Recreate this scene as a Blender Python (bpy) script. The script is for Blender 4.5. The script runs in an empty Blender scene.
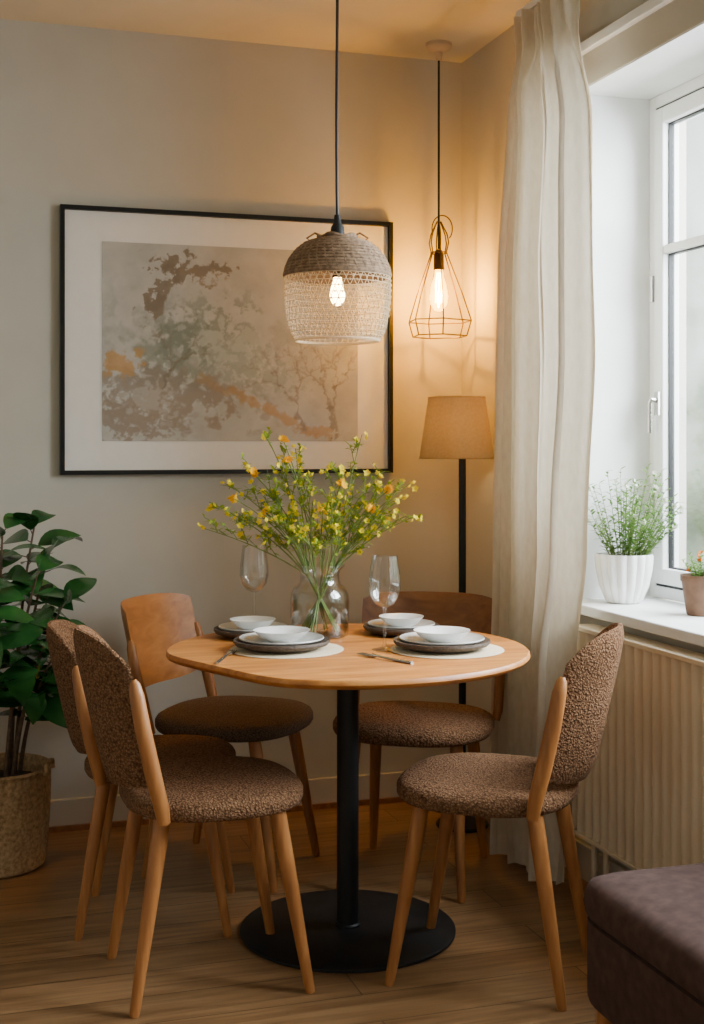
import bpy, math, random
import numpy as np
from mathutils import Vector, Matrix, noise
random.seed(7)
SC = bpy.context.scene
COL = SC.collection
pi = math.pi

# ------------------------------------------------------------------ materials
def s2l(c):
    return tuple(((x/255)/12.92 if x/255 <= 0.04045 else ((x/255+0.055)/1.055)**2.4) for x in c)

def base_mat(name):
    m = bpy.data.materials.new(name); m.use_nodes = True
    nt = m.node_tree
    return m, nt, nt.nodes['Principled BSDF']

def coords(nt, scale=(1, 1, 1), rot=(0, 0, 0)):
    tc = nt.nodes.new('ShaderNodeTexCoord'); mp = nt.nodes.new('ShaderNodeMapping')
    mp.inputs['Scale'].default_value = scale; mp.inputs['Rotation'].default_value = rot
    nt.links.new(tc.outputs['Object'], mp.inputs['Vector'])
    return mp.outputs['Vector']

def add_bump(nt, b, height, strength=0.3, dist=0.01):
    bp = nt.nodes.new('ShaderNodeBump'); bp.inputs['Strength'].default_value = strength
    bp.inputs['Distance'].default_value = dist
    nt.links.new(height, bp.inputs['Height']); nt.links.new(bp.outputs['Normal'], b.inputs['Normal'])

def ramp(nt, fac, stops):
    r = nt.nodes.new('ShaderNodeValToRGB'); e = r.color_ramp.elements
    e[0].position = stops[0][0]; e[0].color = (*s2l(stops[0][1]), 1)
    e[1].position = stops[-1][0]; e[1].color = (*s2l(stops[-1][1]), 1)
    for p, c in stops[1:-1]:
        x = e.new(p); x.color = (*s2l(c), 1)
    nt.links.new(fac, r.inputs['Fac'])
    return r.outputs['Color']

def noise_mat(name, c1, c2, scale=20, rough=0.5, metal=0.0, bump=0.0, bdist=0.002, stretch=(1, 1, 1), spec=0.5, detail=4):
    m, nt, b = base_mat(name)
    n = nt.nodes.new('ShaderNodeTexNoise'); n.inputs['Scale'].default_value = scale
    n.inputs['Detail'].default_value = detail
    nt.links.new(coords(nt, stretch), n.inputs['Vector'])
    nt.links.new(ramp(nt, n.outputs['Fac'], [(0.3, c1), (0.7, c2)]), b.inputs['Base Color'])
    b.inputs['Roughness'].default_value = rough; b.inputs['Metallic'].default_value = metal
    b.inputs['Specular IOR Level'].default_value = spec
    if bump: add_bump(nt, b, n.outputs['Fac'], bump, bdist)
    return m

def wood_mat(name, c1, c2, c3, stretch=(1.5, 14, 14), scale=3.0, rough=0.42, rot=(0, 0, 0)):
    m, nt, b = base_mat(name)
    v = coords(nt, stretch, rot)
    n = nt.nodes.new('ShaderNodeTexNoise'); n.inputs['Scale'].default_value = scale
    n.inputs['Detail'].default_value = 8; n.inputs['Distortion'].default_value = 0.6
    nt.links.new(v, n.inputs['Vector'])
    nt.links.new(ramp(nt, n.outputs['Fac'], [(0.28, c1), (0.5, c2), (0.72, c3)]), b.inputs['Base Color'])
    b.inputs['Roughness'].default_value = rough
    add_bump(nt, b, n.outputs['Fac'], 0.15, 0.002)
    return m

def boucle_mat(name, c1, c2, c3, scale=130, bump=0.9):
    m, nt, b = base_mat(name)
    v = coords(nt)
    vo = nt.nodes.new('ShaderNodeTexVoronoi'); vo.inputs['Scale'].default_value = scale
    n = nt.nodes.new('ShaderNodeTexNoise'); n.inputs['Scale'].default_value = scale*0.7; n.inputs['Detail'].default_value = 3
    nt.links.new(v, n.inputs['Vector'])
    mx = nt.nodes.new('ShaderNodeVectorMath'); mx.operation = 'MULTIPLY_ADD'
    mx.inputs[1].default_value = (0.010, 0.010, 0.010)
    nt.links.new(n.outputs['Color'], mx.inputs[0]); nt.links.new(v, mx.inputs[2])
    nt.links.new(mx.outputs[0], vo.inputs['Vector'])
    nt.links.new(ramp(nt, vo.outputs['Distance'], [(0.05, c3), (0.4, c2), (0.9, c1)]), b.inputs['Base Color'])
    b.inputs['Roughness'].default_value = 0.95; b.inputs['Specular IOR Level'].default_value = 0.1
    inv = nt.nodes.new('ShaderNodeMath'); inv.operation = 'SUBTRACT'; inv.inputs[0].default_value = 1
    nt.links.new(vo.outputs['Distance'], inv.inputs[1])
    add_bump(nt, b, inv.outputs[0], bump, 0.005)
    return m

def emit_mat(name, col, strength):
    m, nt, b = base_mat(name)
    b.inputs['Base Color'].default_value = (*col, 1)
    b.inputs['Emission Color'].default_value = (*col, 1)
    b.inputs['Emission Strength'].default_value = strength
    return m

def glass_mat(name, col=(1, 1, 1), mixf=0.5, rough=0.0, mul_=0.75, add_=0.03, emit=None):
    m = bpy.data.materials.new(name); m.use_nodes = True
    nt = m.node_tree; nt.nodes.clear()
    o = nt.nodes.new('ShaderNodeOutputMaterial'); t = nt.nodes.new('ShaderNodeBsdfTransparent')
    g = nt.nodes.new('ShaderNodeBsdfGlossy'); g.inputs['Roughness'].default_value = rough
    t.inputs['Color'].default_value = (*col, 1)
    lw = nt.nodes.new('ShaderNodeLayerWeight'); lw.inputs['Blend'].default_value = mixf
    mul = nt.nodes.new('ShaderNodeMath'); mul.operation = 'MULTIPLY_ADD'
    mul.inputs[1].default_value = mul_; mul.inputs[2].default_value = add_
    nt.links.new(lw.outputs['Facing'], mul.inputs[0])
    mx = nt.nodes.new('ShaderNodeMixShader')
    nt.links.new(mul.outputs[0], mx.inputs[0]); nt.links.new(t.outputs[0], mx.inputs[1]); nt.links.new(g.outputs[0], mx.inputs[2])
    out = mx.outputs[0]
    if emit:
        e = nt.nodes.new('ShaderNodeEmission'); e.inputs['Color'].default_value = (*emit[0], 1); e.inputs['Strength'].default_value = emit[1]
        a = nt.nodes.new('ShaderNodeAddShader'); nt.links.new(out, a.inputs[0]); nt.links.new(e.outputs[0], a.inputs[1]); out = a.outputs[0]
    nt.links.new(out, o.inputs['Surface'])
    return m

def translucent_mat(name, c1, c2, scale, trans=0.4, bump=0.2, stretch=(1, 1, 1)):
    m = noise_mat(name, c1, c2, scale, rough=0.9, bump=bump, stretch=stretch, spec=0.1)
    nt = m.node_tree; b = nt.nodes['Principled BSDF']; o = nt.nodes['Material Output']
    t = nt.nodes.new('ShaderNodeBsdfTranslucent')
    src = b.inputs['Base Color'].links[0].from_socket
    nt.links.new(src, t.inputs['Color'])
    mx = nt.nodes.new('ShaderNodeMixShader'); mx.inputs[0].default_value = trans
    nt.links.new(b.outputs[0], mx.inputs[1]); nt.links.new(t.outputs[0], mx.inputs[2])
    nt.links.new(mx.outputs[0], o.inputs['Surface'])
    return m

MAT = {}
MAT['wall'] = noise_mat('wall_paint', (182, 177, 165), (187, 182, 170), 6, 0.9, bump=0.05, spec=0.2)
MAT['ceiling'] = noise_mat('ceiling_paint', (200, 190, 168), (204, 195, 174), 5, 0.95, spec=0.1)
MAT['white'] = noise_mat('white_paint', (224, 226, 225), (232, 233, 232), 8, 0.5)
MAT['base'] = noise_mat('baseboard_paint', (186, 178, 163), (192, 184, 169), 8, 0.5)
MAT['oak'] = wood_mat('oak_orange', (152, 92, 38), (180, 114, 50), (200, 136, 66))
MAT['oak_leg'] = wood_mat('oak_leg', (128, 78, 36), (154, 98, 48), (172, 116, 62), stretch=(14, 14, 1.5))
MAT['oak_dark'] = wood_mat('walnut_back', (118, 72, 34), (140, 90, 47), (158, 106, 58), stretch=(14, 3, 10))
MAT['oak_mid'] = wood_mat('oak_back', (136, 86, 42), (158, 104, 54), (174, 120, 66), stretch=(14, 3, 10))
MAT['boucle'] = boucle_mat('brown_boucle', (80, 54, 36), (122, 89, 63), (158, 124, 94), scale=175, bump=1.0)
MAT['fabric_dark'] = boucle_mat('brown_weave_fabric', (72, 57, 46), (99, 81, 67), (122, 102, 86), scale=260, bump=0.5)
MAT['black'] = noise_mat('black_metal', (14, 15, 16), (20, 21, 22), 30, 0.5, metal=0.2)
MAT['black_frame'] = noise_mat('black_frame', (10, 10, 11), (16, 16, 17), 30, 0.4, spec=.3)
MAT['iron'] = noise_mat('dark_gold_wire', (70, 50, 16), (96, 70, 26), 30, 0.45, metal=0.5)
MAT['ceramic_dark'] = noise_mat('dark_stoneware', (44, 35, 29), (92, 77, 64), 200, 0.6, bump=0.8)
MAT['ceramic_grey'] = noise_mat('grey_stoneware', (184, 184, 180), (200, 199, 194), 40, 0.3)
MAT['ceramic_white'] = noise_mat('white_ceramic', (228, 227, 223), (236, 235, 231), 20, 0.22)
MAT['linen_mat'] = noise_mat('linen_placemat', (196, 178, 146), (216, 200, 170), 260, 0.9, bump=0.5)
MAT['steel'] = noise_mat('steel', (190, 188, 182), (205, 203, 198), 20, 0.25, metal=1.0)
MAT['glass'] = glass_mat('clear_glass', (.995, .998, .995), .18, 0.02, .9, .05)
MAT['vase_glass'] = glass_mat('vase_glass', (.99, .997, .99), .18, 0.02, .75, .04)
MAT['pane'] = glass_mat('pane_glass', (0.98, 0.99, 0.99), 0.12)
MAT['picture_glass'] = glass_mat('picture_glass', (0.99, 0.99, 0.99), 0.12, 0.35, .3, .02)
MAT['water'] = glass_mat('water', (0.97, 0.98, 0.94), 0.15, 0, .2, .01)
MAT['bulb_glass'] = glass_mat('amber_bulb_glass', (1.0, .82, .5), .2, 0, .3, .02, ((1, .50, .03), 5.5))
MAT['filament'] = emit_mat('filament', (1.0, .70, .2), 40)
MAT['stem'] = noise_mat('green_stem', (84, 108, 46), (118, 136, 66), 40, 0.6)
MAT['bark'] = noise_mat('brown_stem', (66, 48, 34), (96, 74, 52), 60, 0.8, bump=0.3)
MAT['leaf'] = noise_mat('ficus_leaf', (22, 64, 28), (48, 100, 44), 9, 0.25)
MAT['leaf_small'] = translucent_mat('spray_leaf', (110, 136, 36), (162, 178, 60), 14, 0.35, 0)
MAT['herb_leaf'] = translucent_mat('herb_leaf', (78, 116, 54), (124, 156, 82), 14, 0.35, 0)
MAT['yellow'] = translucent_mat('yellow_petal', (234, 212, 24), (246, 228, 70), 20, 0.35, 0)
MAT['gold'] = translucent_mat('golden_petal', (240, 176, 8), (250, 206, 30), 20, 0.3, 0)
MAT['orange'] = translucent_mat('orange_petal', (226, 120, 40), (236, 150, 70), 20, 0.3, 0)
MAT['petal_white'] = translucent_mat('white_petal', (224, 226, 210), (236, 238, 226), 20, 0.3, 0)
MAT['curtain'] = translucent_mat('linen_curtain', (218, 206, 184), (228, 217, 196), 90, 0.26, 0.3, (1, 1, 0.3))
MAT['shade_tan'] = translucent_mat('tan_lampshade', (206, 178, 128), (216, 190, 140), 120, 0.45, 0.1)
MAT['soil'] = noise_mat('soil', (38, 28, 20), (62, 46, 34), 60, 0.95, bump=0.8)
MAT['radiator'] = noise_mat('radiator_enamel', (220, 203, 174), (226, 210, 182), 8, 0.38)
MAT['ottoman'] = noise_mat('mauve_velvet', (62, 46, 42), (78, 59, 53), 40, 0.9, bump=0.1, spec=.15)
MAT['rope'] = noise_mat('brown_cane', (96, 72, 50), (150, 122, 94), 90, 0.8, bump=0.6)
MAT['bead'] = translucent_mat('pale_raffia', (222, 202, 168), (240, 226, 200), 200, 0.5, 0.2)
MAT['terracotta'] = noise_mat('brown_pot', (96, 66, 46), (124, 90, 64), 30, 0.7)
MAT['bulb_soft'] = emit_mat('bulb_soft', (1.0, 0.64, 0.26), 34)
MAT['canopy'] = noise_mat('ceiling_rose', (190, 168, 140), (198, 176, 148), 20, 0.5)
MAT['basket'] = noise_mat('woven_basket', (132, 102, 68), (186, 152, 110), 90, .85, bump=.6, bdist=.004)

# floor planks
m, nt, b = base_mat('oak_floor')
v = coords(nt, (1, 1, 1))
br = nt.nodes.new('ShaderNodeTexBrick'); br.inputs['Scale'].default_value = 1
br.inputs['Brick Width'].default_value = 1.5; br.inputs['Row Height'].default_value = 0.145
br.inputs['Mortar Size'].default_value = 0.0018; br.inputs['Mortar Smooth'].default_value = 0.3
br.offset = 0.37
br.inputs['Color1'].default_value = (*s2l((134, 102, 68)), 1); br.inputs['Color2'].default_value = (*s2l((158, 122, 84)), 1)
br.inputs['Mortar'].default_value = (*s2l((70, 50, 32)), 1)
nt.links.new(v, br.inputs['Vector'])
mp2 = nt.nodes.new('ShaderNodeMapping'); mp2.inputs['Scale'].default_value = (1.2, 16, 1)
tc = nt.nodes.new('ShaderNodeTexCoord'); nt.links.new(tc.outputs['Object'], mp2.inputs['Vector'])
n = nt.nodes.new('ShaderNodeTexNoise'); n.inputs['Scale'].default_value = 2.5; n.inputs['Detail'].default_value = 9; n.inputs['Distortion'].default_value = 0.8
nt.links.new(mp2.outputs[0], n.inputs['Vector'])
mixn = nt.nodes.new('ShaderNodeMix'); mixn.data_type = 'RGBA'; mixn.blend_type = 'MULTIPLY'; mixn.inputs['Factor'].default_value = 0.8
nt.links.new(br.outputs['Color'], mixn.inputs['A'])
nt.links.new(ramp(nt, n.outputs['Fac'], [(0.3, (176, 160, 144)), (0.65, (255, 252, 246))]), mixn.inputs['B'])
nt.links.new(mixn.outputs['Result'], b.inputs['Base Color'])
b.inputs['Roughness'].default_value = 0.38
add_bump(nt, b, n.outputs['Fac'], 0.06, 0.002)
MAT['floor'] = m

m, nt, b = base_mat('abstract_print')
a = nt.nodes.new('ShaderNodeAttribute'); a.attribute_name = 'Col'
nt.links.new(a.outputs['Color'], b.inputs['Base Color']); b.inputs['Roughness'].default_value = 0.8
MAT['art'] = m

# ------------------------------------------------------------------ mesh helpers
class M:
    def __init__(s): s.v = []; s.f = []
    def add(s, v, f):
        o = len(s.v); s.v += [tuple(p) for p in v]; s.f += [tuple(i+o for i in q) for q in f]; return s
    def box(s, x0, x1, y0, y1, z0, z1):
        return s.add([(x0, y0, z0), (x1, y0, z0), (x1, y1, z0), (x0, y1, z0), (x0, y0, z1), (x1, y0, z1), (x1, y1, z1), (x0, y1, z1)],
                     [(0, 3, 2, 1), (4, 5, 6, 7), (0, 1, 5, 4), (1, 2, 6, 5), (2, 3, 7, 6), (3, 0, 4, 7)])
    def rev(s, prof, n=40, c=(0, 0, 0), flute=None):
        v = []; f = []; rings = []
        for r, z in prof:
            if r < 1e-6:
                rings.append([len(v)]); v.append((c[0], c[1], c[2]+z))
            else:
                st = len(v)
                for i in range(n):
                    a = 2*pi*i/n; rr = r*(1+(flute(a, z) if flute else 0))
                    v.append((c[0]+rr*math.cos(a), c[1]+rr*math.sin(a), c[2]+z))
                rings.append(list(range(st, st+n)))
        for A, B in zip(rings, rings[1:]):
            if len(A) == 1 and len(B) == 1: continue
            for i in range(n):
                j = (i+1) % n
                if len(A) == 1: f.append((A[0], B[j], B[i]))
                elif len(B) == 1: f.append((A[i], A[j], B[0]))
                else: f.append((A[i], A[j], B[j], B[i]))
        return s.add(v, f)
    def tube(s, pts, r, n=8, closed=False, flat=None):
        P = [Vector(p) for p in pts]; k = len(P)
        R = r if isinstance(r, (list, tuple)) else [r]*k
        v = []; f = []; up = None
        for i, p in enumerate(P):
            if closed: t = P[(i+1) % k]-P[i-1]
            else: t = P[min(i+1, k-1)]-P[max(i-1, 0)]
            t = t.normalized() if t.length > 1e-9 else Vector((0, 0, 1))
            if up is None:
                up = Vector((0, 1, 0)) if abs(t.y) < 0.9 else Vector((1, 0, 0))
            up = (up-t*up.dot(t)).normalized(); sd = t.cross(up)
            fl = flat or 1.0
            for j in range(n):
                a = 2*pi*j/n
                v.append(p+up*math.cos(a)*R[i]*fl+sd*math.sin(a)*R[i])
        for i in range(k if closed else k-1):
            i2 = (i+1) % k
            for j in range(n):
                j2 = (j+1) % n
                f.append((i*n+j, i2*n+j, i2*n+j2, i*n+j2))
        if not closed:
            f.append(tuple(range(n))); f.append(tuple((k-1)*n+j for j in reversed(range(n))))
        return s.add(v, f)
    def ring(s, rad, z, r, seg=48, n=6, c=(0, 0)):
        return s.tube([(c[0]+rad*math.cos(2*pi*i/seg), c[1]+rad*math.sin(2*pi*i/seg), z) for i in range(seg)], r, n, True)
    def slab(s, outline, prof):
        v = []; f = []; n = len(outline)
        cx = sum(p[0] for p in outline)/n; cy = sum(p[1] for p in outline)/n
        for ins, z in prof:
            for x, y in outline:
                d = math.hypot(x-cx, y-cy); k = max(0.0, 1-ins/d)
                v.append((cx+(x-cx)*k, cy+(y-cy)*k, z))
        for i in range(len(prof)-1):
            for j in range(n):
                j2 = (j+1) % n
                f.append((i*n+j, i*n+j2, (i+1)*n+j2, (i+1)*n+j))
        f.append(tuple(reversed(range(n)))); f.append(tuple((len(prof)-1)*n+j for j in range(n)))
        return s.add(v, f)
    def leaf(s, base, d, up, L, W, droop=0.3, fold=0.25, seg=5, pw=.8, skew=1.0):
        d = Vector(d).normalized(); up = Vector(up); up = (up-d*up.dot(d))
        up = up.normalized() if up.length > 1e-4 else Vector((0, 1, 0))
        sd = d.cross(up); v = []; f = []
        for i in range(seg+1):
            t = i/seg
            w = W*0.5*(math.sin(pi*min(1, (t**skew)*0.93+0.04))**pw) if i < seg else 0.0005
            c = Vector(base)+d*L*t-Vector((0, 0, 1))*droop*L*t*t
            v += [c+sd*w+up*w*fold, c, c-sd*w+up*w*fold]
        for i in range(seg):
            a = i*3
            f += [(a, a+1, a+4, a+3), (a+1, a+2, a+5, a+4)]
        return s.add(v, f)

def mk(name, mm, mat, parent=None, loc=(0, 0, 0), rot=0, smooth=True, bevel=0, label=None, cat=None, group=None, kind=None, subsurf=0):
    me = bpy.data.meshes.new(name); me.from_pydata(mm.v, [], mm.f); me.validate(); me.update()
    if smooth:
        me.polygons.foreach_set('use_smooth', [True]*len(me.polygons))
    me.materials.append(mat)
    o = bpy.data.objects.new(name, me); COL.objects.link(o)
    o.location = loc; o.rotation_euler = (0, 0, rot)
    if parent: o.parent = parent
    if bevel:
        bm = o.modifiers.new('bev', 'BEVEL'); bm.width = bevel; bm.segments = 3; bm.limit_method = 'ANGLE'
    if smooth:
        try:
            me.set_sharp_from_angle(angle=math.radians(42))
        except Exception: pass
    if label: o['label'] = label
    if cat: o['category'] = cat
    if group: o['group'] = group
    if kind: o['kind'] = kind
    return o

def empty(name, loc, rot=0, label=None, cat=None, group=None):
    o = bpy.data.objects.new(name, None); COL.objects.link(o); o.empty_display_size = 0.05
    o.location = loc; o.rotation_euler = (0, 0, rot)
    if label: o['label'] = label
    if cat: o['category'] = cat
    if group: o['group'] = group
    return o

def clone(root, loc, rot=0, label=None, scale=None):
    kids = list(root.children)
    r = root.copy(); COL.objects.link(r); r.location = loc; r.rotation_euler = (0, 0, rot)
    if label: r['label'] = label
    if scale: r.scale = (scale,)*3
    for k in kids:
        c = k.copy(); COL.objects.link(c); c.parent = r
    return r

# ------------------------------------------------------------------ room shell
XW, YW, ZC = 1.836, 4.45, 2.70
XL, YF = -1.6, -1.4
JY0, JY1 = 1.45, 3.55
WZ0, WZ1 = 0.80, 2.36
mk('floor', M().box(XL-.1, 2.3, YF, YW+.2, -.1, 0), MAT['floor'], smooth=False, kind='structure')
mk('ceiling', M().box(XL-.1, 2.3, YF, YW+.2, ZC, ZC+.1), MAT['ceiling'], smooth=False, kind='structure')
mk('wall_back', M().box(XL-.1, 2.3, YW, YW+.15, 0, ZC), MAT['wall'], smooth=False, kind='structure')
mk('wall_left', M().box(XL-.1, XL, YF, YW, 0, ZC), MAT['wall'], smooth=False, kind='structure')
wr = M()
wr.box(XW, 2.22, JY1, YW, 0, ZC); wr.box(XW, 2.22, YF, JY0, 0, ZC)
wr.box(XW, 2.22, JY0, JY1, 0, WZ0-.012); wr.box(XW, 2.22, JY0, JY1, WZ1, ZC)
mk('wall_right', wr, MAT['wall'], smooth=False, kind='structure')
mk('trim_1', M().box(XW+.002, 2.10, JY1-.006, JY1, WZ0+.02, WZ1).box(XW+.002, 2.10, JY0, JY0+.006, WZ0+.02, WZ1).box(XW+.002, 2.10, JY0, JY1, WZ1-.006, WZ1),
   MAT['white'], smooth=False, kind='structure')
mk('trim_2', M().box(XW-.055, 2.085, JY0-.04, JY1-.008, WZ0-.005, WZ0+.025), MAT['white'], smooth=False, bevel=.005, kind='structure')
mk('trim_3', M().box(XW-.022, XW, 1.0, 3.62, 2.455, 2.485), MAT['white'], smooth=False, bevel=.003, kind='structure')
mk('baseboard_back', M().box(XL, XW, YW-.016, YW, 0, .105), MAT['base'], smooth=False, bevel=.004, kind='structure')
mk('baseboard_right', M().box(XW-.016, XW, YF, YW-.016, 0, .105), MAT['base'], smooth=False, bevel=.004, kind='structure')
mk('trim_4', M().box(XL, XW-.016, YW-.028, YW-.016, 0, .018), MAT['oak_dark'], smooth=False, kind='structure')

# window
win = empty('window_1', (2.085, JY1, WZ0+.025)); win['kind'] = 'structure'
wh = WZ1-.006-(WZ0+.025); wl = JY1-JY0-.012
F = M()
def rectframe(mm, x0, x1, y0, y1, z0, z1, w):
    mm.box(x0, x1, y0, y0+w, z0, z1); mm.box(x0, x1, y1-w, y1, z0, z1)
    mm.box(x0, x1, y0+w, y1-w, z0, z0+w); mm.box(x0, x1, y0+w, y1-w, z1-w, z1)
rectframe(F, 0, .07, -wl, -.006, 0, wh, .036)
F.box(0, .07, -wl/2-.03, -wl/2+.03, .036, wh-.036)
mk('frame', F, MAT['white'], win, smooth=False, bevel=.004)
for k, (a0, a1) in enumerate([(-wl/2+.036, -.051), (-wl+.045, -wl/2-.036)]):
    S = M(); rectframe(S, -.010, .05, a0, a1, .045, wh-.045, .048)
    zt = 1.055
    S.box(-.006, .045, a0+.048, a1-.048, zt-.013, zt+.013)
    mk('sash', S, MAT['white'], win, smooth=False, bevel=.005)
    Q = M(); rectframe(Q, .004, .045, a0-.009, a1+.009, .036, wh-.036, .0095)
    rectframe(Q, .012, .030, a0+.046, a1-.046, .091, zt-.011, .006); rectframe(Q, .012, .030, a0+.046, a1-.046, zt+.011, wh-.091, .006)
    mk('rubber_seal', Q, MAT['black'], win, smooth=False)
    mk('pane', M().box(.018, .022, a0+.05, a1-.05, .09, wh-.09), MAT['pane'], win, smooth=False)
    H = M().box(-.018, -.010, a1-.040, a1-.016, .555, .625)
    H.tube([(-.018, a1-.028, .60), (-.036, a1-.028, .602), (-.040, a1-.028, .592), (-.040, a1-.028, .50)], .0075, 8)
    mk('handle', H, MAT['steel'], win, smooth=False)
    for q in (.24, .9):
        mk('hinge', M().tube([(-.012, a1+.002, q), (-.012, a1+.002, q+.08)], .008, 8), MAT['steel'], win)

# curtain
NA, NZ = 240, 80
def lerp_tab(tab, z):
    for (z0, a), (z1, b_) in zip(tab, tab[1:]):
        if z0 <= z <= z1:
            t = (z-z0)/(z1-z0); t = t*t*(3-2*t); return a+(b_-a)*t
    return tab[-1][1]
near = [(0, 3.42), (.6, 3.36), (1.0, 3.28), (1.6, 3.22), (2.2, 3.235), (2.45, 3.30), (2.6, 3.30)]
far = [(0, 3.79), (1.0, 3.79), (1.8, 3.78), (2.3, 3.69), (2.45, 3.63), (2.6, 3.64)]
cv = []; cf = []
for i in range(NZ+1):
    z = .012+(2.585-.012)*i/NZ
    y0, y1 = lerp_tab(near, z), lerp_tab(far, z)
    pinch = min(1, max(0, (z-2.36)/.14))
    for j in range(NA+1):
        a = j/NA
        ph = a*2*pi*4.4+1.0*math.sin(3.3*a+z*.9)+.35*math.sin(z*1.9+5*a)
        amp = .050*(1-.55*pinch)*(0.66+.40*math.sin(a*8+1.6+.4*z))
        sn = math.sin(ph); sn = (abs(sn)**.7)*(1 if sn > 0 else -1)
        x = 1.694+amp*sn+.009*math.sin(ph*2.3+1)+.007*noise.noise(Vector((a*7, z*2.5, 0)))
        # pleated heading tape
        x += .020*math.sin(a*2*pi*10)*pinch*(1-.45*math.exp(-((z-2.47)/.022)**2))
        y = y0+(y1-y0)*(a+.034*math.sin(2*ph)*(1-pinch))
        cv.append((x, y, z))
for i in range(NZ):
    for j in range(NA):
        q = i*(NA+1)+j; cf.append((q, q+1, q+NA+2, q+NA+1))
cur = M(); cur.add(cv, cf)
co = empty('curtain', (1.70, 3.5, 0), label='floor-length cream linen curtain gathered beside the window', cat='curtain')
def off(mm, dx, dy, dz):
    mm.v = [(x+dx, y+dy, z+dz) for x, y, z in mm.v]; return mm
mk('drape', off(cur, -1.70, -3.5, 0), MAT['curtain'], co)
for i in range(6):
    y = 3.33+.28*i/5-3.5
    mk('curtain_hook', M().tube([(.012, y, 2.53), (.012, y, 2.60)], .004, 6), MAT['steel'], co)
rl = M().box(1.69, 1.72, 1.0, 3.66, 2.60, 2.622)
for yy in (1.2, 2.4, 3.6): rl.box(1.70, XW, yy-.01, yy+.01, 2.605, 2.618)
mk('curtain_rail', rl, MAT['white'], smooth=False, label='slim white curtain rail fixed to the wall', cat='curtain rail')

# radiator
rd = empty('radiator', (1.793, 2.6, 0), label='cream ribbed panel radiator mounted under the window sill', cat='radiator')
yA, yB = -1.0, .80
prof = []; pitch = .046; k = int((yB-yA)/pitch)
for i in range(k):
    y = yA+i*pitch
    prof += [(y, -.004), (y+.004, .0), (y+.010, -.004), (y+.014, -.013), (y+.019, -.021), (y+.025, -.025), (y+.032, -.025), (y+.038, -.021), (y+.042, -.013)]
prof.append((yB, 0)); z0, z1 = .175, .755
R = M(); vv = []; ff = []
for y, dx in prof: vv += [(-.014+dx, y, z0), (-.014+dx, y, z1)]
for i in range(len(prof)-1): ff.append((2*i, 2*i+1, 2*i+3, 2*i+2))
R.add(vv, ff); R.box(-.013, .022, yA, yB, z0, z1)
mk('radiator_panel', R, MAT['radiator'], rd, smooth=True)
T = M().box(-.044, .026, yA-.006, yB+.006, z1, z1+.014).box(-.044, .026, yA-.006, yA, z0, z1).box(-.044, .026, yB, yB+.006, z0, z1).box(-.042, .0, yA, yB, z0-.012, z0)
mk('casing', T, MAT['radiator'], rd, smooth=False, bevel=.003)
for q in (.05, .12): mk('pipe', M().tube([(0, yB-q, 0), (0, yB-q, .17)], .009, 10), MAT['radiator'], rd)
for q in (.4, -.7): mk('bracket', M().box(.02, .042, q, q+.04, .3, .7), MAT['steel'], rd, smooth=False)

# ------------------------------------------------------------------ framed art
fr = empty('framed_artwork', (.97, YW, 1.19), label='large abstract print in a thin black frame with wide white mat', cat='picture')
x0, x1, z1 = .383-.97, 1.558-.97, .903
FF = M()
fw = .015
FF.box(x0, x0+fw, -.03, -.001, 0, z1).box(x1-fw, x1, -.03, -.001, 0, z1).box(x0+fw, x1-fw, -.03, -.001, 0, fw).box(x0+fw, x1-fw, -.03, -.001, z1-fw, z1)
mk('frame', FF, MAT['black_frame'], fr, smooth=False)
mk('mat_board', M().box(x0+fw, x1-fw, -.012, -.001, fw, z1-fw), noise_mat('mat_board', (230, 227, 221), (234, 231, 225), 30, .8), fr, smooth=False)
AX0, AX1, AZ0, AZ1 = .522-.97, 1.429-.97, 1.303-1.19, 1.978-1.19
NX, NZ2 = 380, 284
def fbm(x, y, s, o=4):
    r = 0; a = .5
    for i in range(o):
        r += a*noise.noise(Vector((x*s+17.3*i, y*s-9.1*i, 3.7*i))); s *= 2.05; a *= .64
    return r
def sstep(a, b_, x):
    t = np.clip((x-a)/(b_-a), 0, 1); return t*t*(3-2*t)
gx, gy = np.meshgrid(np.linspace(0, 255, NX+1), np.linspace(202, 0, NZ2+1))
n1 = np.array([[fbm(x, y, .035, 5) for x, y in zip(rx, ry)] for rx, ry in zip(gx, gy)])
n2 = np.array([[fbm(x+300, y, .10, 5) for x, y in zip(rx, ry)] for rx, ry in zip(gx, gy)])
n3 = np.array([[fbm(x-300, y, .06, 6) for x, y in zip(rx, ry)] for rx, ry in zip(gx, gy)])
img = np.zeros(gx.shape+(3,)); img[:] = (180, 177, 170)
img += (n1*20)[..., None]
def blob(cx, cy, rx, ry, ang, col, nz, thr=.42, gain=1.3, op=.85, soft=.18):
    global img
    a = math.radians(ang); dx = gx-cx; dy = gy-cy
    u = (dx*math.cos(a)+dy*math.sin(a))/rx; w = (-dx*math.sin(a)+dy*math.cos(a))/ry
    g = np.exp(-(u*u+w*w))
    mk_ = sstep(thr-soft, thr+soft, g+gain*nz)*np.clip(g*4, 0, 1)*op
    img = img*(1-mk_[..., None])+np.array(col)*mk_[..., None]
blob(95, 115, 90, 55, 10, (160, 159, 150), n3, .45, 1.5, .65)
blob(92, 106, 60, 36, -20, (126, 135, 122), n3, .42, 1.5, .75)
blob(78, 100, 28, 26, 0, (110, 119, 104), n2, .50, 1.6, .65)
blob(128, 112, 46, 30, 15, (200, 200, 193), n3, .55, 1.8, .55)
blob(150, 128, 42, 24, 15, (140, 148, 136), n2, .55, 1.8, .55)
blob(55, 152, 64, 26, 8, (128, 115, 102), n3, .45, 1.8, .65)
blob(24, 176, 42, 22, 0, (130, 111, 94), n2, .42, 1.8, .65)
blob(70, 168, 56, 18, 8, (152, 136, 118), n3, .55, 2.0, .55)
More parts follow.
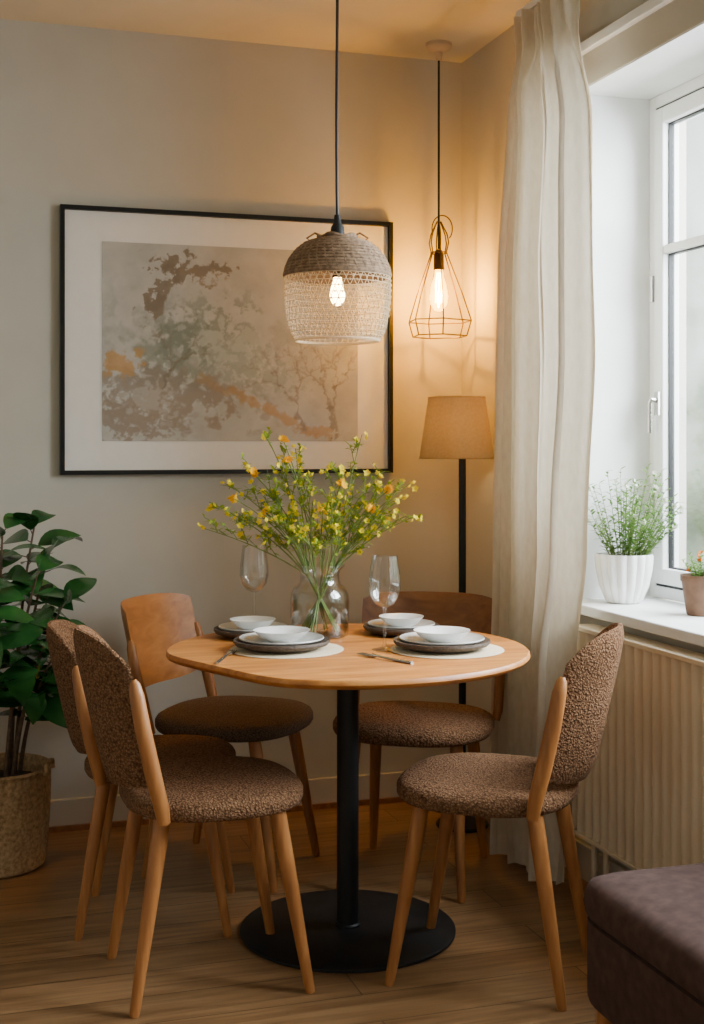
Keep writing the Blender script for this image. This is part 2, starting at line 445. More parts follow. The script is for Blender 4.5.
blob(45, 160, 30, 20, 8, (182, 179, 170), n2, .65, 2.0, .55)
blob(20, 122, 18, 12, -10, (186, 138, 78), n3, .4, 1.2, .75, .12)
blob(165, 170, 55, 5, 28, (174, 136, 88), n2, .5, 1.2, .65)
blob(118, 148, 34, 6, 20, (160, 128, 88), n2, .5, 1.3, .55)
blob(215, 192, 24, 6, 5, (174, 132, 84), n2, .45, 1.2, .55)
blob(195, 90, 50, 18, 8, (162, 158, 150), n3, .55, 1.8, .45)
def stroke(pts, wds, col, op=.85, rag=5):
    global img
    D = np.full(gx.shape, 1e9)
    wx = gx+n2*rag*3; wy = gy+n3*rag*3
    for (a, b_, wa, wb) in zip(pts, pts[1:], wds, wds[1:]):
        vx, vy = b_[0]-a[0], b_[1]-a[1]; L2 = vx*vx+vy*vy+1e-6
        t = np.clip(((wx-a[0])*vx+(wy-a[1])*vy)/L2, 0, 1)
        d = np.hypot(wx-a[0]-t*vx, wy-a[1]-t*vy)-(wa+(wb-wa)*t)*(1+3.0*n2)
        D = np.minimum(D, d)
    mk_ = (1-sstep(-1.2, 1.4, D))*op
    img = img*(1-mk_[..., None])+np.array(col)*mk_[..., None]
br_c = (116, 101, 82)
stroke([(52, 74), (54, 52), (66, 36), (74, 20), (88, 10)], [6, 8, 5, 6, 2], br_c, .85, 7)
stroke([(60, 30), (84, 30), (104, 24), (134, 22)], [4, 6, 4.5, 2], br_c, .85, 7)
stroke([(50, 14), (62, 26), (70, 36)], [2, 5, 5], br_c, .85, 7)
stroke([(86, 28), (100, 38), (118, 30)], [3, 2, 1], (132, 114, 88), .8, 7)
stroke([(42, 68), (56, 60)], [3, 6], br_c, .85, 7)
rnd = random.Random(3)
def twig(x, y, a, L, w, dep, col=(128, 119, 108)):
    x2, y2 = x+L*math.cos(a), y-L*math.sin(a)
    stroke([(x, y), (x2, y2)], [w, w*.6], col, .7, 3)
    if dep:
        for s_ in (-.5, .45):
            twig(x2, y2, a+s_*rnd.uniform(.5, 1.2), L*.78, w*.62, dep-1, col)
twig(232, 196, 1.7, 30, 2.4, 4); twig(200, 192, 1.9, 30, 1.8, 4)
twig(58, 150, 1.2, 24, 1.4, 3, (112, 100, 84))
img = np.clip(img, 0, 255)/255
lin = np.where(img <= .04045, img/12.92, ((img+.055)/1.055)**2.4)
vs = []; fs = []
for j in range(NZ2+1):
    for i in range(NX+1):
        vs.append((AX0+(AX1-AX0)*i/NX, -.0135, AZ0+(AZ1-AZ0)*j/NZ2))
for j in range(NZ2):
    for i in range(NX):
        q = j*(NX+1)+i; fs.append((q, q+1, q+NX+2, q+NX+1))
A = M(); A.add(vs, fs)
ao = mk('print', A, MAT['art'], fr, smooth=False)
ca = ao.data.color_attributes.new('Col', 'FLOAT_COLOR', 'POINT')
buf = np.ones(((NX+1)*(NZ2+1), 4), dtype=np.float32); buf[:, :3] = lin.reshape(-1, 3)
ca.data.foreach_set('color', buf.ravel())
mk('glass', M().box(x0+fw, x1-fw, -.0225, -.0205, fw, z1-fw), MAT['picture_glass'], fr, smooth=False)

# ------------------------------------------------------------------ table
TX, TY = 1.034, 3.297
tb = empty('dining_table', (TX, TY, 0), label='round oak pedestal table with black column and disc foot', cat='table')
oln = []
for i in range(140):
    a = 2*pi*i/140; r_ = .481
    for a0, cc in ((math.radians(203), .430),):
        q = math.cos(a-a0)
        if q > .5:
            r2 = cc/q; r_ = (r_**-30+r2**-30)**(-1/30)
    oln.append((r_*math.cos(a), r_*math.sin(a)))
mk('tabletop', M().slab(oln, [(.04, .724), (.014, .727), (.005, .732), (0, .739), (.001, .746), (.005, .75), (.03, .75)]), MAT['oak'], tb)
mk('column', M().rev([(0, .014), (.034, .014), (.034, .02), (.029, .024), (.029, .700), (.034, .70), (.034, .71), (0, .71)], 32), MAT['black'], tb)
mk('mounting_plate', M().rev([(0, .71), (.16, .71), (.17, .724), (0, .724)], 40), MAT['black'], tb)
mk('base', M().rev([(0, 0), (.283, 0), (.286, .003), (.286, .009), (.281, .013), (.05, .016), (0, .016)], 80), MAT['black'], tb)

# ------------------------------------------------------------------ chairs
def superell(a, b_, e=2.5, n=56):
    o = []
    for i in range(n):
        t = 2*pi*i/n; c, s = math.cos(t), math.sin(t)
        o.append((a*abs(c)**(2/e)*(1 if c >= 0 else -1), b_*abs(s)**(2/e)*(1 if s >= 0 else -1)))
    return o

def back_panel(w, th, zb, zt_f, xf, NS=28, NT=20):
    v = []; f = []
    def idx(side, i, j): return side*(NS+1)*(NT+1)+j*(NS+1)+i
    for side in (0, 1):
        for j in range(NT+1):
            t = j/NT
            for i in range(NS+1):
                s = -1+2*i/NS
                zz0, zz1 = zb(s), zt_f(s); z = zz0+(zz1-zz0)*t
                ww = w(t)
                e = max(abs(s), abs(2*t-1))
                k = math.sqrt(max(.06, 1-e**6))
                x = xf(s, z)+(th/2*k if side == 0 else -th/2*k)
                v.append((x, s*ww, z))
    for j in range(NT):
        for i in range(NS):
            f.append((idx(0, i, j), idx(0, i+1, j), idx(0, i+1, j+1), idx(0, i, j+1)))
            f.append((idx(1, i, j), idx(1, i, j+1), idx(1, i+1, j+1), idx(1, i+1, j)))
    for i in range(NS):
        f.append((idx(0, i, 0), idx(1, i, 0), idx(1, i+1, 0), idx(0, i+1, 0)))
        f.append((idx(0, i, NT), idx(0, i+1, NT), idx(1, i+1, NT), idx(1, i, NT)))
    for j in range(NT):
        f.append((idx(0, 0, j), idx(0, 0, j+1), idx(1, 0, j+1), idx(1, 0, j)))
        f.append((idx(0, NS, j), idx(1, NS, j), idx(1, NS, j+1), idx(0, NS, j+1)))
    return M().add(v, f)

TILT = .095
def xf(s, z): return -.228-TILT*(z-.45)/.42+.078*abs(s)**2.2
def xfw(s, z): return -.265-TILT*(z-.45)/.42+.085*abs(s)**2.2

def make_chair(loc, rot, wooden, seatmat, backmat, postmat, label, spread=(.195, .178)):
    r = empty('dining_chair', loc, rot, label, 'chair', 'dining chairs around the table')
    ol = superell(.228, .238) if wooden else superell(.217, .228)
    mk('seat', M().slab(ol, [(.06, .430), (.02, .431), (.006, .436), (0, .446), (0, .463), (.006, .473), (.018, .480), (.05, .485), (.12, .488)]), seatmat, r)
    if wooden:
        P = back_panel(lambda t: .225*(1-.10*(1-t)**2-.02*t**3), .013, lambda s: .540+.03*abs(s)**5, lambda s: .812-.018*abs(s)**6, xfw)
        pts0 = [(-.172, .222, .440), (-.180, .228, .47), (-.200, .230, .55), (-.222, .229, .63), (-.234, .226, .69), (-.240, .223, .71)]
        rad = [.015, .0175, .0185, .0175, .015, .008]
    else:
        P = back_panel(lambda t: .150+.020*math.sin(min(1, t*1.15)*pi*.55), .036, lambda s: .492+.016*abs(s)**3, lambda s: .858-.070*abs(s)**4, xf)
        pts0 = [(-.150, .194, .434), (-.156, .198, .47), (-.176, .198, .55), (-.198, .196, .65), (-.211, .193, .725), (-.216, .190, .752), (-.218, .188, .762)]
        rad = [.015, .0175, .0190, .0185, .017, .013, .006]
    mk('backrest', P, backmat, r)
    for sg in (-1, 1):
        pts = [(x, sg*y, z) for x, y, z in pts0]
        mk('backrest_post', M().tube(pts, rad, 14, flat=.85), postmat, r)
    for sx in (-1, 1):
        for sy in (-1, 1):
            fx = sx*spread[0]-(.02 if sx < 0 else -.005)
            T = Vector((sx*.135-.01, sy*.150, .440)); B = Vector((fx, sy*spread[1], 0))
            mk('leg', M().tube([T, T.lerp(B, .15), T.lerp(B, .5), T.lerp(B, .98), B], [.019, .0195, .0170, .0120, .0105], 14), MAT['oak_leg'], r)
    return r

ch1 = make_chair((.630, 3.125, 0), math.radians(1), False, MAT['boucle'], MAT['boucle'], MAT['oak_leg'],
    'dining chair with brown boucle seat and back and oak legs')
ch2 = clone(ch1, (1.290, 2.955, 0), math.radians(143))
ch5 = clone(ch1, (.580, 3.560, 0), math.radians(-14), 'brown boucle dining chair tucked between two others near the plant', .94)
ch3 = make_chair((.862, 3.90, 0), math.radians(-36), True, MAT['fabric_dark'], MAT['oak_mid'], MAT['oak_leg'],
    'chair with curved plywood back and brown fabric seat by wall')
ch4 = make_chair((1.358, 3.665, 0), math.radians(-122), True, MAT['boucle'], MAT['oak_dark'], MAT['oak_leg'],
    'chair with dark wooden back and boucle seat near the curtain')

# ------------------------------------------------------------------ ottoman
ot = empty('ottoman', (1.462, 2.065, 0), label='low dark mauve upholstered ottoman with wooden legs', cat='ottoman')
ol = superell(.25, .29, 9, 96)
mk('body', M().slab(ol, [(.05, .19), (.008, .19), (.004, .20), (.004, .350), (.02, .355)]), MAT['ottoman'], ot)
mk('cushion', M().slab(ol, [(.03, .355), (.006, .357), (0, .367), (-.004, .385), (0, .408), (.01, .424), (.035, .434), (.09, .44), (.2, .444)]), MAT['ottoman'], ot)
for sx in (-1, 1):
    for sy in (-1, 1):
        mk('leg', M().tube([(sx*.20, sy*.235, .195), (sx*.21, sy*.25, 0)], [.022, .014], 14), MAT['oak_leg'], ot)

# ------------------------------------------------------------------ place settings
ZT = .75
settings = [(.860, 3.325, 1, True), (1.262, 3.195, 1, True), (.842, 3.580, .86, False), (1.262, 3.51, .86, False)]
first = {}
def place(key, name, prof, mat, loc, label, cat, group, sc=1, n=56):
    if key not in first:
        first[key] = mk(name, M().rev(prof, n), mat, None, loc, label=label, cat=cat, group=group); o = first[key]
    else:
        o = first[key].copy(); COL.objects.link(o); o.location = loc
    o.scale = (sc, sc, 1)
    return o
matprof = [(0, 0), (.153, 0), (.155, .0015), (.153, .003), (0, .003)]
dprof = [(0, 0), (.085, 0), (.122, .012), (.128, .019), (.127, .025), (.121, .025), (.095, .013), (0, .012)]
gprof = [(0, 0), (.066, 0), (.104, .010), (.112, .0155), (.111, .0185), (.104, .015), (.07, .006), (0, .005)]
bprof = [(0, 0), (.034, 0), (.036, .003), (.058, .014), (.073, .029), (.075, .031), (.072, .031), (.057, .018), (.033, .006), (0, .005)]
for x, y, sc, hasmat in settings:
    z = ZT
    if hasmat:
        place('mat', 'placemat', matprof, MAT['linen_mat'], (x+.012, y-.006, z), 'round beige woven placemat on the table', 'placemat', 'placemats on the table', .97)
        z += .003
    place('d', 'dinner_plate', dprof, MAT['ceramic_dark'], (x, y, z), 'dark brown woven-look charger plate on the table', 'plate', 'dark charger plates', sc)
    place('g', 'salad_plate', gprof, MAT['ceramic_grey'], (x, y, z+.0130), 'pale grey plate stacked on a dark plate', 'plate', 'pale plates', sc)
    place('b', 'bowl', bprof, MAT['ceramic_white'], (x, y, z+.0188), 'shallow white ceramic bowl on stacked plates', 'bowl', 'white bowls', sc)

def fork(loc, rot):
    k = M()
    k.tube([(-.095, 0, .003), (-.03, 0, .004), (.03, 0, .006), (.045, 0, .005)], [.005, .0035, .003, .007], 8)
    for i in range(4):
        yy = -.0085+i*.0057
        k.tube([(.040, yy*.7, .005), (.06, yy, .004), (.095, yy, .006)], [.003, .0018, .0012], 6)
    return mk('fork', k, MAT['steel'], None, loc, rot, label='steel fork lying beside a place setting', cat='fork', group='forks on the table')
fk = fork((1.068, 3.090, ZT), math.radians(115))
f2 = fk.copy(); COL.objects.link(f2); f2.location = (.690, 3.235, ZT); f2.rotation_euler = (0, 0, math.radians(65))

gl = [(0, 0), (.033, 0), (.0345, .0012), (.02, .004), (.0065, .009), (.0042, .02), (.0040, .105), (.006, .112), (.023, .120), (.037, .138), (.0425, .162), (.0415, .192), (.0365, .228), (.0345, .248),
      (.0331, .248), (.0351, .228), (.040, .192), (.041, .162), (.0355, .139), (.022, .1225), (.005, .118), (0, .117)]
g1 = mk('wine_glass', M().rev(gl, 40), MAT['glass'], None, (1.128, 3.235, ZT), label='clear stemmed wine glass on the table', cat='glass', group='wine glasses on the table')
g1.location = (1.118, 3.240, ZT)
g2 = g1.copy(); COL.objects.link(g2); g2.location = (.872, 3.690, ZT)

# vase + bouquet
VX, VY = 1.024, 3.53
va = empty('vase', (VX, VY, ZT), label='clear glass jar vase filled with water on table', cat='vase')
vp = [(0, 0), (.072, 0), (.079, .004), (.083, .02), (.084, .10), (.082, .120), (.073, .138), (.060, .149), (.056, .159), (.056, .178), (.063, .191), (.071, .198), (.071, .203),
      (.0685, .203), (.0605, .192), (.0535, .179), (.0535, .158), (.058, .146), (.070, .136), (.079, .119), (.081, .10), (.080, .022), (.074, .009), (0, .008)]
mk('vase_body', M().rev(vp, 56), MAT['vase_glass'], va)
mk('water', M().rev([(0, .009), (.073, .010), (.0792, .023), (.0802, .10), (.078, .117), (0, .117)], 48), MAT['water'], va)
bq = empty('flower_bouquet', (VX, VY, ZT+.01), label='loose bouquet of yellow flowering sprays in glass vase', cat='flowers')
ST, LF, FL, GD = M(), M(), M(), M()
rb = random.Random(11)
def bez(a, b_, c, t): return a*(1-t)**2+b_*2*t*(1-t)+c*t*t
def blossom(mm, p, r, n=5):
    ax = Vector((rb.uniform(-1, 1), rb.uniform(-1, 1), rb.uniform(-.2, 1))).normalized()
    u = ax.orthogonal().normalized(); w = ax.cross(u)
    for i in range(n):
        a = 2*pi*i/n; d = (u*math.cos(a)+w*math.sin(a)+ax*.5)
        mm.leaf(p, d, ax, r, r*.85, 0, .3, 2)
camR = Vector((.953, -.302, 0)); camF = Vector((.302, .953, 0))
tips = []
for i in range(12):
    a = rb.uniform(0, 2*pi)
    rr = rb.uniform(.08, .22)
    h = rb.uniform(.27, .42)-.15*abs(rr-.12)
    tips.append(Vector((rr*math.cos(a), rr*math.sin(a)*.8, h)))
for sx, h in ((-.16, .56), (-.11, .49), (-.07, .52), (.12, .56), (.07, .46), (-.05, .43), (-.31, .37), (-.33, .30), (-.27, .42), (-.22, .33), (.24, .38), (.27, .33), (.26, .42), (.17, .45), (.03, .41), (-.2, .47), (.20, .31)):
    tips.append(camR*sx+camF*rb.uniform(-.06, .06)+Vector((0, 0, h)))
def spray(p, dirn, L, dep):
    """small side branch with leaflets and blossoms"""
    side = Vector((rb.uniform(-1, 1), rb.uniform(-1, 1), rb.uniform(-.3, .8))).normalized()
    q = p+(dirn*.75+side*.65).normalized()*L
    mid_ = p.lerp(q, .5)+Vector((0, 0, L*.12))
    ST.tube([p, mid_, q], [.0013, .0011, .0008], 4)
    for z_ in range(6):
        pp = p.lerp(q, rb.uniform(.15, 1))
        d = Vector((rb.uniform(-1, 1), rb.uniform(-1, 1), rb.uniform(-.3, 1)))
        LF.leaf(pp, d, Vector((0, 0, 1)), rb.uniform(.012, .028), rb.uniform(.006, .011), .1, .3, 3)
    if dep: spray(p.lerp(q, .55), (q-p).normalized(), L*.7, dep-1)
    if rb.random() < .45:
        blossom(FL, q+Vector((rb.uniform(-.006, .006), rb.uniform(-.006, .006), rb.uniform(-.006, .006))), rb.uniform(.008, .0135))
for tip in tips:
    hd = Vector((tip.x, tip.y, 0)); hn = hd.normalized()
    base = -hn*.052+Vector((rb.uniform(-.01, .01), rb.uniform(-.01, .01), .004))
    neck = hn*.038+Vector((0, 0, .165))
    mid = hn*(hd.length*.38+.01)+Vector((rb.uniform(-.03, .03), rb.uniform(-.03, .03), .17+(tip.z-.17)*.62))
    p1 = [base.lerp(neck, t/4) for t in range(5)]
    p2 = [bez(neck, mid, tip, t/9) for t in range(1, 10)]
    ST.tube(p1+p2, [.0026]*5+[.0024-.0014*t/9 for t in range(1, 10)], 5)
    nb = rb.randint(5, 7)
    for k in range(nb):
        t = .30+.66*k/nb; p = bez(neck, mid, tip, t); dirn = (bez(neck, mid, tip, min(1, t+.1))-p).normalized()
        spray(p, dirn, rb.uniform(.03, .075), 1)
    for z_ in range(3):
        blossom(FL, tip+Vector((rb.uniform(-.012, .012), rb.uniform(-.012, .012), rb.uniform(-.02, .008))), rb.uniform(.008, .013))
gpos = [camR*a_+camF*-.03+Vector((0, 0, h_)) for a_, h_ in ((-.185, .45), (-.10, .54), (.01, .35), (-.09, .49), (-.15, .34), (.15, .35), (.19, .40), (.06, .42), (-.24, .38))]
for c in gpos:
    for q in range(3): blossom(GD, c+Vector((rb.uniform(-.007, .007), rb.uniform(-.007, .007), rb.uniform(-.007, .007))), .015, 7)
    nk = Vector((c.x*.15, c.y*.15, .18)); ST.tube([bez(nk, Vector((c.x*.4, c.y*.4, .18+(c.z-.18)*.6)), c, t/6) for t in range(7)], .0015, 4)
mk('stems', ST, MAT['stem'], bq); mk('leaves', LF, MAT['leaf_small'], bq)
mk('blossoms', FL, MAT['yellow'], bq); mk('golden_blossoms', GD, MAT['gold'], bq, label='golden orange blossoms')

# ------------------------------------------------------------------ pendant with woven shade
pa = empty('pendant_lamp', (1.009, 3.309, ZC), label='pendant lamp with cane dome and woven raffia shade', cat='lamp')
def zz(z): return z-ZC
mk('ceiling_canopy', M().rev([(0, 0), (.05, 0), (.05, -.02), (.03, -.03), (0, -.03)], 32), MAT['black'], pa)
cp = [(.004*math.sin(z*5)*(2.7-z), 0, zz(z)) for z in np.linspace(2.68, 1.90, 16)]
cp[-1] = (0, 0, zz(1.90))
mk('cord', M().tube(cp, .0042, 8), MAT['black'], pa)
mk('socket', M().rev([(0, zz(1.905)), (.008, zz(1.902)), (.011, zz(1.88)), (.017, zz(1.87)), (.020, zz(1.845)), (.05, zz(1.834)), (.052, zz(1.828)), (.024, zz(1.826)), (.016, zz(1.76)), (0, zz(1.76))], 28), MAT['black'], pa)
def pinterp(prof, t):
    k = t*(len(prof)-1); i = min(int(k), len(prof)-2); u = k-i
    return (prof[i][0]*(1-u)+prof[i+1][0]*u, prof[i][1]*(1-u)+prof[i+1][1]*u)
D = M(); prof = [(.050, 1.834), (.084, 1.824), (.108, 1.806), (.125, 1.784), (.135, 1.761), (.139, 1.741)]
for i in range(14):
    r_, z_ = pinterp(prof, i/13); D.ring(r_, zz(z_), .0066, 56, 7)
for j in range(36):
    a = 2*pi*j/36
    D.tube([((r_+.0045)*math.cos(a+.05*q), (r_+.0045)*math.sin(a+.05*q), zz(z_)) for q, (r_, z_) in enumerate(prof)], .0022, 5)
D.tube([(.05*math.cos(t)+0, .05*math.sin(t), zz(1.842)+.004*math.sin(5*t)) for t in np.linspace(0, 6.28, 30)], .006, 6)
for s_ in (-1, 1):
    bp_ = camR*s_
    D.tube([bp_*.03+Vector((0, 0, zz(1.842))), bp_*.06+Vector((0, 0, zz(1.854))), bp_*.082+Vector((0, 0, zz(1.84))), bp_*.066+Vector((0, 0, zz(1.83))), bp_*.04+Vector((0, 0, zz(1.84)))], .003, 6)
mk('cane_dome', D, MAT['rope'], pa)
B = M(); prof = [(.140, 1.738), (.1415, 1.71), (.140, 1.67), (.135, 1.63), (.126, 1.594), (.111, 1.568)]
for j in range(46):
    for s_ in (-1, 1):
        pts = []
        for k in range(13):
            r_, z_ = pinterp(prof, k/12); a = 2*pi*j/46+s_*k/12*.52
            rr = r_+.0012*s_*(1 if k % 2 else -1)
            pts.append((rr*math.cos(a), rr*math.sin(a), zz(z_)))
        B.tube(pts, .0010, 4)
for i in range(13):
    r_, z_ = pinterp(prof, i/12); B.ring(r_, zz(z_), .0011 if i not in (0, 12) else .004, 62, 5)
rb2 = random.Random(4)
for i in range(1, 12):
    r_, z_ = pinterp(prof, i/12)
    for j in range(46):
        if rb2.random() < .6:
            a = 2*pi*(j+.5*(i % 2))/46; c_ = Vector((r_*math.cos(a), r_*math.sin(a), zz(z_)))
            u = .0040
            B.add([c_+Vector(q)*u for q in ((1, 0, 0), (-1, 0, 0), (0, 1, 0), (0, -1, 0), (0, 0, 1), (0, 0, -1))],
                  [(0, 2, 4), (2, 1, 4), (1, 3, 4), (3, 0, 4), (2, 0, 5), (1, 2, 5), (3, 1, 5), (0, 3, 5)])
mk('woven_shade', B, MAT['bead'], pa)
mk('bulb', M().rev([(0, zz(1.660)), (.012, zz(1.664)), (.020, zz(1.680)), (.0205, zz(1.694)), (.015, zz(1.715)), (.011, zz(1.728)), (.011, zz(1.735)), (0, zz(1.735))], 28), MAT['bulb_soft'], pa)
mk('bulb_cap', M().rev([(0, zz(1.735)), (.013, zz(1.735)), (.013, zz(1.762)), (0, zz(1.762))], 24), MAT['iron'], pa)

# ------------------------------------------------------------------ pendant with wire cage
pb = empty('pendant_lamp', (1.672, 4.262, ZC), label='wire cage pendant lamp with glowing amber bulb', cat='lamp')
mk('ceiling_canopy', M().rev([(0, 0), (.046, 0), (.046, -.012), (.036, -.022), (.014, -.03), (.010, -.06), (0, -.06)], 32), MAT['canopy'], pb)
mk('cord', M().tube([(0, 0, zz(z)) for z in np.linspace(2.66, 1.97, 8)], .0042, 8), MAT['black'], pb)
mk('socket', M().rev([(0, zz(1.98)), (.012, zz(1.975)), (.018, zz(1.955)), (.019, zz(1.905)), (0, zz(1.905))], 24), MAT['iron'], pb)
K = M(); n6 = 6
jt = [0, .12, -.10, .08, -.06, .1]
def P6(r_, i, z_, o=0): a = 2*pi*(i+o)/n6+.35+jt[i % 6]*min(1, r_/.1); return (r_*math.cos(a), r_*math.sin(a), zz(z_))
for i in range(n6):
    K.tube([P6(.007, i, 2.075), P6(.030, i, 2.03), P6(.036, i, 2.0), P6(.028, i, 1.965), P6(.036, i, 1.945), P6(.084, i, 1.82), P6(.116, i, 1.725)], .0024, 6)
    K.tube([P6(.116, i, 1.725), P6(.100, i, 1.672)], .0024, 6)
    for rr, z_ in ((.116, 1.725), (.100, 1.672)):
        K.tube([P6(rr, i, z_), P6(rr, i+1, z_)], .0024, 6)
    if i % 2 == 0: K.tube([P6(.028, i, 1.965), P6(.018, i, 1.96)], .002, 5)
K.ring(.029, zz(1.965), .0024, 24, 6)
K.tube([camR*(.036*math.cos(t)+.012)+Vector((0, 0, zz(2.05)+.036*math.sin(t)*1.3)) for t in np.linspace(-.8, 3.6, 18)], .0022, 6)
mk('wire_cage', K, MAT['iron'], pb)
mk('bulb', M().rev([(0, zz(1.760)), (.014, zz(1.764)), (.028, zz(1.785)), (.032, zz(1.81)), (.026, zz(1.85)), (.016, zz(1.88)), (.013, zz(1.906)), (0, zz(1.906))], 28), MAT['bulb_glass'], pb)
fil = M()
for i in range(6):
    a = 2*pi*i/6
    fil.tube([(.006*math.cos(a), .006*math.sin(a), zz(1.895)), (.013*math.cos(a), .013*math.sin(a), zz(1.85)), (.012*math.cos(a+.5), .012*math.sin(a+.5), zz(1.79))], .0018, 5)
mk('filament', fil, MAT['filament'], pb)

# ------------------------------------------------------------------ floor lamp
fl = empty('floor_lamp', (1.69, 4.09, 0), label='floor lamp with black pole and tan drum shade', cat='lamp')
mk('base', M().rev([(0, 0), (.088, 0), (.09, .006), (.086, .012), (.02, .018), (0, .018)], 48), MAT['black'], fl)
mk('pole', M().tube([(0, 0, .018), (0, 0, 1.30)], .0125, 14), MAT['black'], fl)
so = (-.018, .006)
S = M().rev([(.127, 1.245), (.096, 1.452)], 56, (so[0], so[1], 0)); S.rev([(.0945, 1.451), (.1255, 1.246)], 56, (so[0], so[1], 0))
S.ring(.127, 1.246, .0022, 56, 6, so); S.ring(.096, 1.451, .0022, 48, 6, so)
mk('lamp_shade', S, MAT['shade_tan'], fl)
sp = M().tube([(0, 0, 1.29), (so[0], so[1], 1.33), (so[0], so[1], 1.44)], .005, 8)
for i in range(3):
    a = 2*pi*i/3; sp.tube([(so[0], so[1], 1.44), (so[0]+.094*math.cos(a), so[1]+.094*math.sin(a), 1.447)], .0018, 5)
mk('shade_support', sp, MAT['steel'], fl)

# ------------------------------------------------------------------ potted ficus
pf = empty('potted_plant', (.165, 4.13, 0), label='leafy green ficus in a woven basket by the wall', cat='plant')
def wv(a, z): return .012*math.sin(a*36+(pi if int(z/.018) % 2 else 0))
bprof2 = [(0, .0), (.132, 0), (.147, .01)]
for i in range(1, 17): bprof2.append((.147+.016*math.sin(i/17*pi*.6), i*.018))
bprof2 += [(.164, .293), (.170, .302), (.163, .309), (.156, .298), (.153, .25), (0, .25)]
mk('basket', M().rev(bprof2, 144, flute=lambda a, z: wv(a, z) if .01 < z < .292 else 0), MAT['basket'], pf)
mk('soil', M().rev([(0, .262), (.08, .266), (.151, .256), (.151, .25), (0, .25)], 40), MAT['soil'], pf)
for s_ in (-1, 1):
    mk('handle', M().tube([camR*s_*.163+camF*y_+Vector((0, 0, .30+z_)) for y_, z_ in ((-.05, -.01), (-.04, .015), (0, .022), (.04, .015), (.05, -.01))], .007, 8), MAT['basket'], pf)
rp = random.Random(5); SS, LL = M(), M()
sts = [(.0, 0, 1.02, .02, .0), (-.07, .0, .90, -.17, .02), (.05, .02, .96, .11, .0), (.06, -.04, .80, .16, -.05), (-.05, -.04, .96, -.09, -.08), (.03, .05, 1.03, .06, .06), (-.02, -.06, .84, .03, -.16), (.07, .0, .66, .13, -.10), (.04, -.04, .90, .11, -.06)]
for bx, by, h, dx, dy in sts:
    a = camR*bx+camF*by+Vector((0, 0, .255)); c = camR*(bx+dx)+camF*(by+dy)+Vector((0, 0, h)); b_ = camR*(bx+dx*.2)+camF*(by+dy*.2)+Vector((0, 0, .25+(h-.25)*.6))
    ps = [bez(a, b_, c, t/10) for t in range(11)]
    SS.tube(ps, [.0075-.0045*t/10 for t in range(11)], 8)
    for k in range(17):
        t = .42+.58*k/16; p = bez(a, b_, c, t)
        az = k*2.4+rp.uniform(-.4, .4)
        d = Vector((math.cos(az), math.sin(az), rp.uniform(-.1, .55)+.6*(t > .93)))
        if p.y+d.y*.16 > .26: d.y = min(d.y, .1)
        L = rp.uniform(.12, .17); q = p+d.normalized()*rp.uniform(.015, .03)
        up_ = Vector((rp.uniform(-.6, .6), rp.uniform(-1.1, .0), 1))
        SS.tube([p, q], [.0022, .0016], 5)
        LL.leaf(q, d, up_, L, L*rp.uniform(.46, .58), rp.uniform(.2, .6), .2, 8, 1.0, .85)
mk('stems', SS, MAT['bark'], pf); mk('leaves', LL, MAT['leaf'], pf)

# ------------------------------------------------------------------ sill plants
ZS = WZ0+.025
sp1 = empty('potted_plant', (1.925, 3.415, ZS), label='airy green herb in fluted white pot on window sill', cat='plant')
mk('pot', M().rev([(0, 0), (.043, 0), (.052, .006), (.070, .05), (.080, .10), (.083, .138), (.082, .145), (.077, .143), (.072, .12), (0, .12)], 160,
    flute=lambda a, z: .10*(abs(math.sin(a*8))-.6) if .004 < z < .139 else 0), MAT['ceramic_white'], sp1)
mk('soil', M().rev([(0, .126), (.073, .121), (.073, .118), (0, .118)], 32), MAT['soil'], sp1)
def herb(root, nst, rad, h, z0, seed, flw, cap=(.135, .115), lean=(0, 0), leafL=(.010, .02), lw=.0065):
    q = random.Random(seed); S1, L1, F1 = M(), M(), M()
    for i in range(nst):
        a = q.uniform(0, 2*pi); r_ = rad*math.sqrt(q.random()); hh = h*q.uniform(.4, 1)*(1-.25*(r_/rad)**2)
        tip = Vector((r_*math.cos(a)+lean[0], r_*math.sin(a)+lean[1], z0+hh))
        tip.x = min(tip.x, cap[0]); tip.y = min(tip.y, cap[1])
        b0 = Vector((tip.x*.3, tip.y*.3, z0)); m0 = Vector((tip.x*.65, tip.y*.65, z0+hh*.55))
        S1.tube([bez(b0, m0, tip, t/6) for t in range(7)], [.0014-.0008*t/6 for t in range(7)], 4)
        for k in range(22):
            t = .15+.85*k/21; p = bez(b0, m0, tip, t)
            d = Vector((math.cos(k*2.4), math.sin(k*2.4), q.uniform(.1, .8)))
            L1.leaf(p, d, Vector((0, 0, 1)), q.uniform(*leafL), lw, .15, .2, 3)
        if i % 3 == 0:
            for z_ in range(3): blossom(F1, tip+Vector((q.uniform(-.006, .0), q.uniform(-.006, .0), q.uniform(-.012, .004))), q.uniform(.006, .01))
    mk('stems', S1, MAT['stem'], root); mk('leaves', L1, MAT['herb_leaf'], root); mk('blossoms', F1, flw, root)
herb(sp1, 60, .15, .31, .12, 2, MAT['petal_white'], cap=(.122, .095), lean=(.02, -.03), leafL=(.016, .032), lw=.009)
sp2 = empty('potted_plant', (1.985, 3.10, ZS), label='small brown pot with orange flowers on window sill', cat='plant')
mk('pot', M().rev([(0, 0), (.036, 0), (.040, .005), (.052, .09), (.056, .095), (.056, .11), (.050, .11), (.047, .095), (0, .095)], 40), MAT['terracotta'], sp2)
herb(sp2, 18, .06, .085, .095, 9, MAT['orange'], cap=(.06, .07))

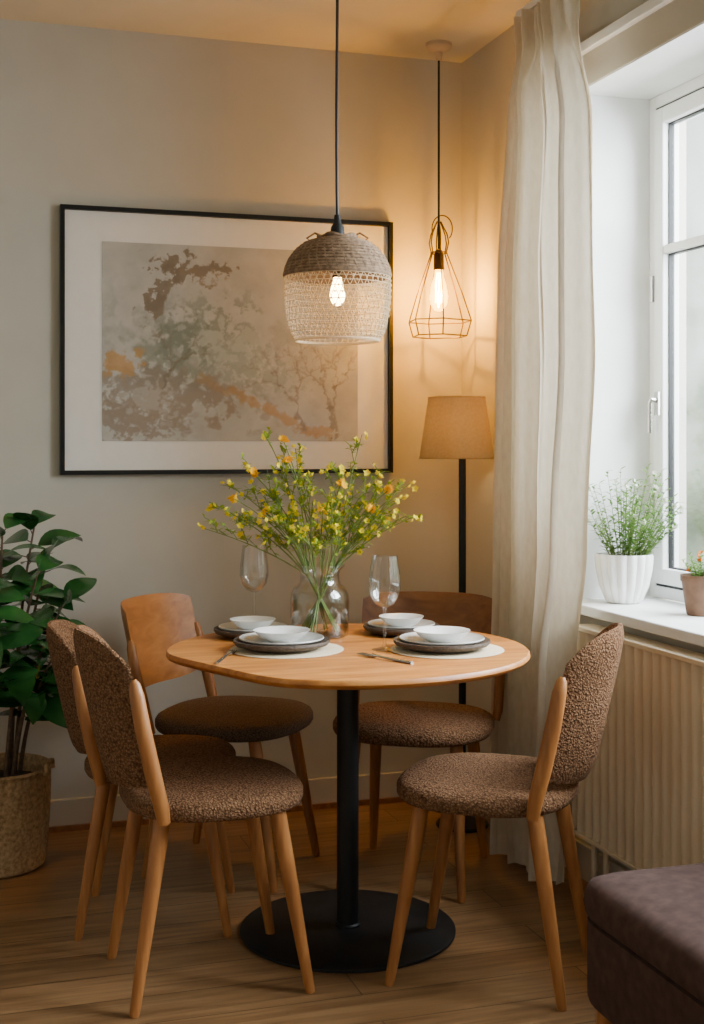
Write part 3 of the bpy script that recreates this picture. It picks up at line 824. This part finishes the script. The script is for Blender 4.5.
# ------------------------------------------------------------------ light
w = bpy.data.worlds.new('World'); SC.world = w; w.use_nodes = True
nt = w.node_tree; bg = nt.nodes['Background']
tc = nt.nodes.new('ShaderNodeTexCoord'); sx = nt.nodes.new('ShaderNodeSeparateXYZ')
nt.links.new(tc.outputs['Generated'], sx.inputs[0])
n = nt.nodes.new('ShaderNodeTexNoise'); n.inputs['Scale'].default_value = 11; n.inputs['Detail'].default_value = 5; n.inputs['Roughness'].default_value = .6
nt.links.new(tc.outputs['Generated'], n.inputs['Vector'])
ad = nt.nodes.new('ShaderNodeMath'); ad.operation = 'MULTIPLY_ADD'; ad.inputs[1].default_value = .9
nt.links.new(n.outputs['Fac'], ad.inputs[0]); nt.links.new(sx.outputs['Z'], ad.inputs[2])
nt.links.new(ramp(nt, ad.outputs[0], [(0.30, (66, 78, 54)), (0.46, (126, 138, 112)), (0.60, (200, 210, 202)), (0.85, (236, 241, 247))]), bg.inputs['Color'])
mr = nt.nodes.new('ShaderNodeMapRange'); mr.inputs['From Min'].default_value = -.1; mr.inputs['From Max'].default_value = .6
mr.inputs['To Min'].default_value = .95; mr.inputs['To Max'].default_value = 4.6
nt.links.new(sx.outputs['X'], mr.inputs['Value']); nt.links.new(mr.outputs['Result'], bg.inputs['Strength'])

def area(name, loc, rot, sx_, sy_, power, col):
    L = bpy.data.lights.new(name, 'AREA'); L.shape = 'RECTANGLE'; L.size = sx_; L.size_y = sy_; L.energy = power; L.color = col
    o = bpy.data.objects.new(name, L); COL.objects.link(o); o.location = loc; o.rotation_euler = rot
    return o
area('daylight_sky', (2.75, 2.35, 2.1), (0, math.radians(68), 0), 1.5, 2.0, 420, (.88, .94, 1.0))
def point(name, loc, power, col, rad):
    L = bpy.data.lights.new(name, 'POINT'); L.energy = power; L.color = col; L.shadow_soft_size = rad
    o = bpy.data.objects.new(name, L); COL.objects.link(o); o.location = loc
    return o
point('amber_bulb_light', (1.672, 4.262, 1.825), 30, (1, .50, .03), .012)
point('floor_lamp_light', (1.672, 4.096, 1.35), 1.3, (1, .80, .45), .03)

cam = bpy.data.cameras.new('Camera'); cam.sensor_width = 36; cam.lens = 1300/1024*36
cam.shift_y = -(512-445)/1024
cam.clip_start = .05
co_ = bpy.data.objects.new('Camera', cam); COL.objects.link(co_)
co_.location = (0, 0, 1.29); co_.rotation_euler = (math.radians(90), 0, math.radians(-17.6))
SC.camera = co_
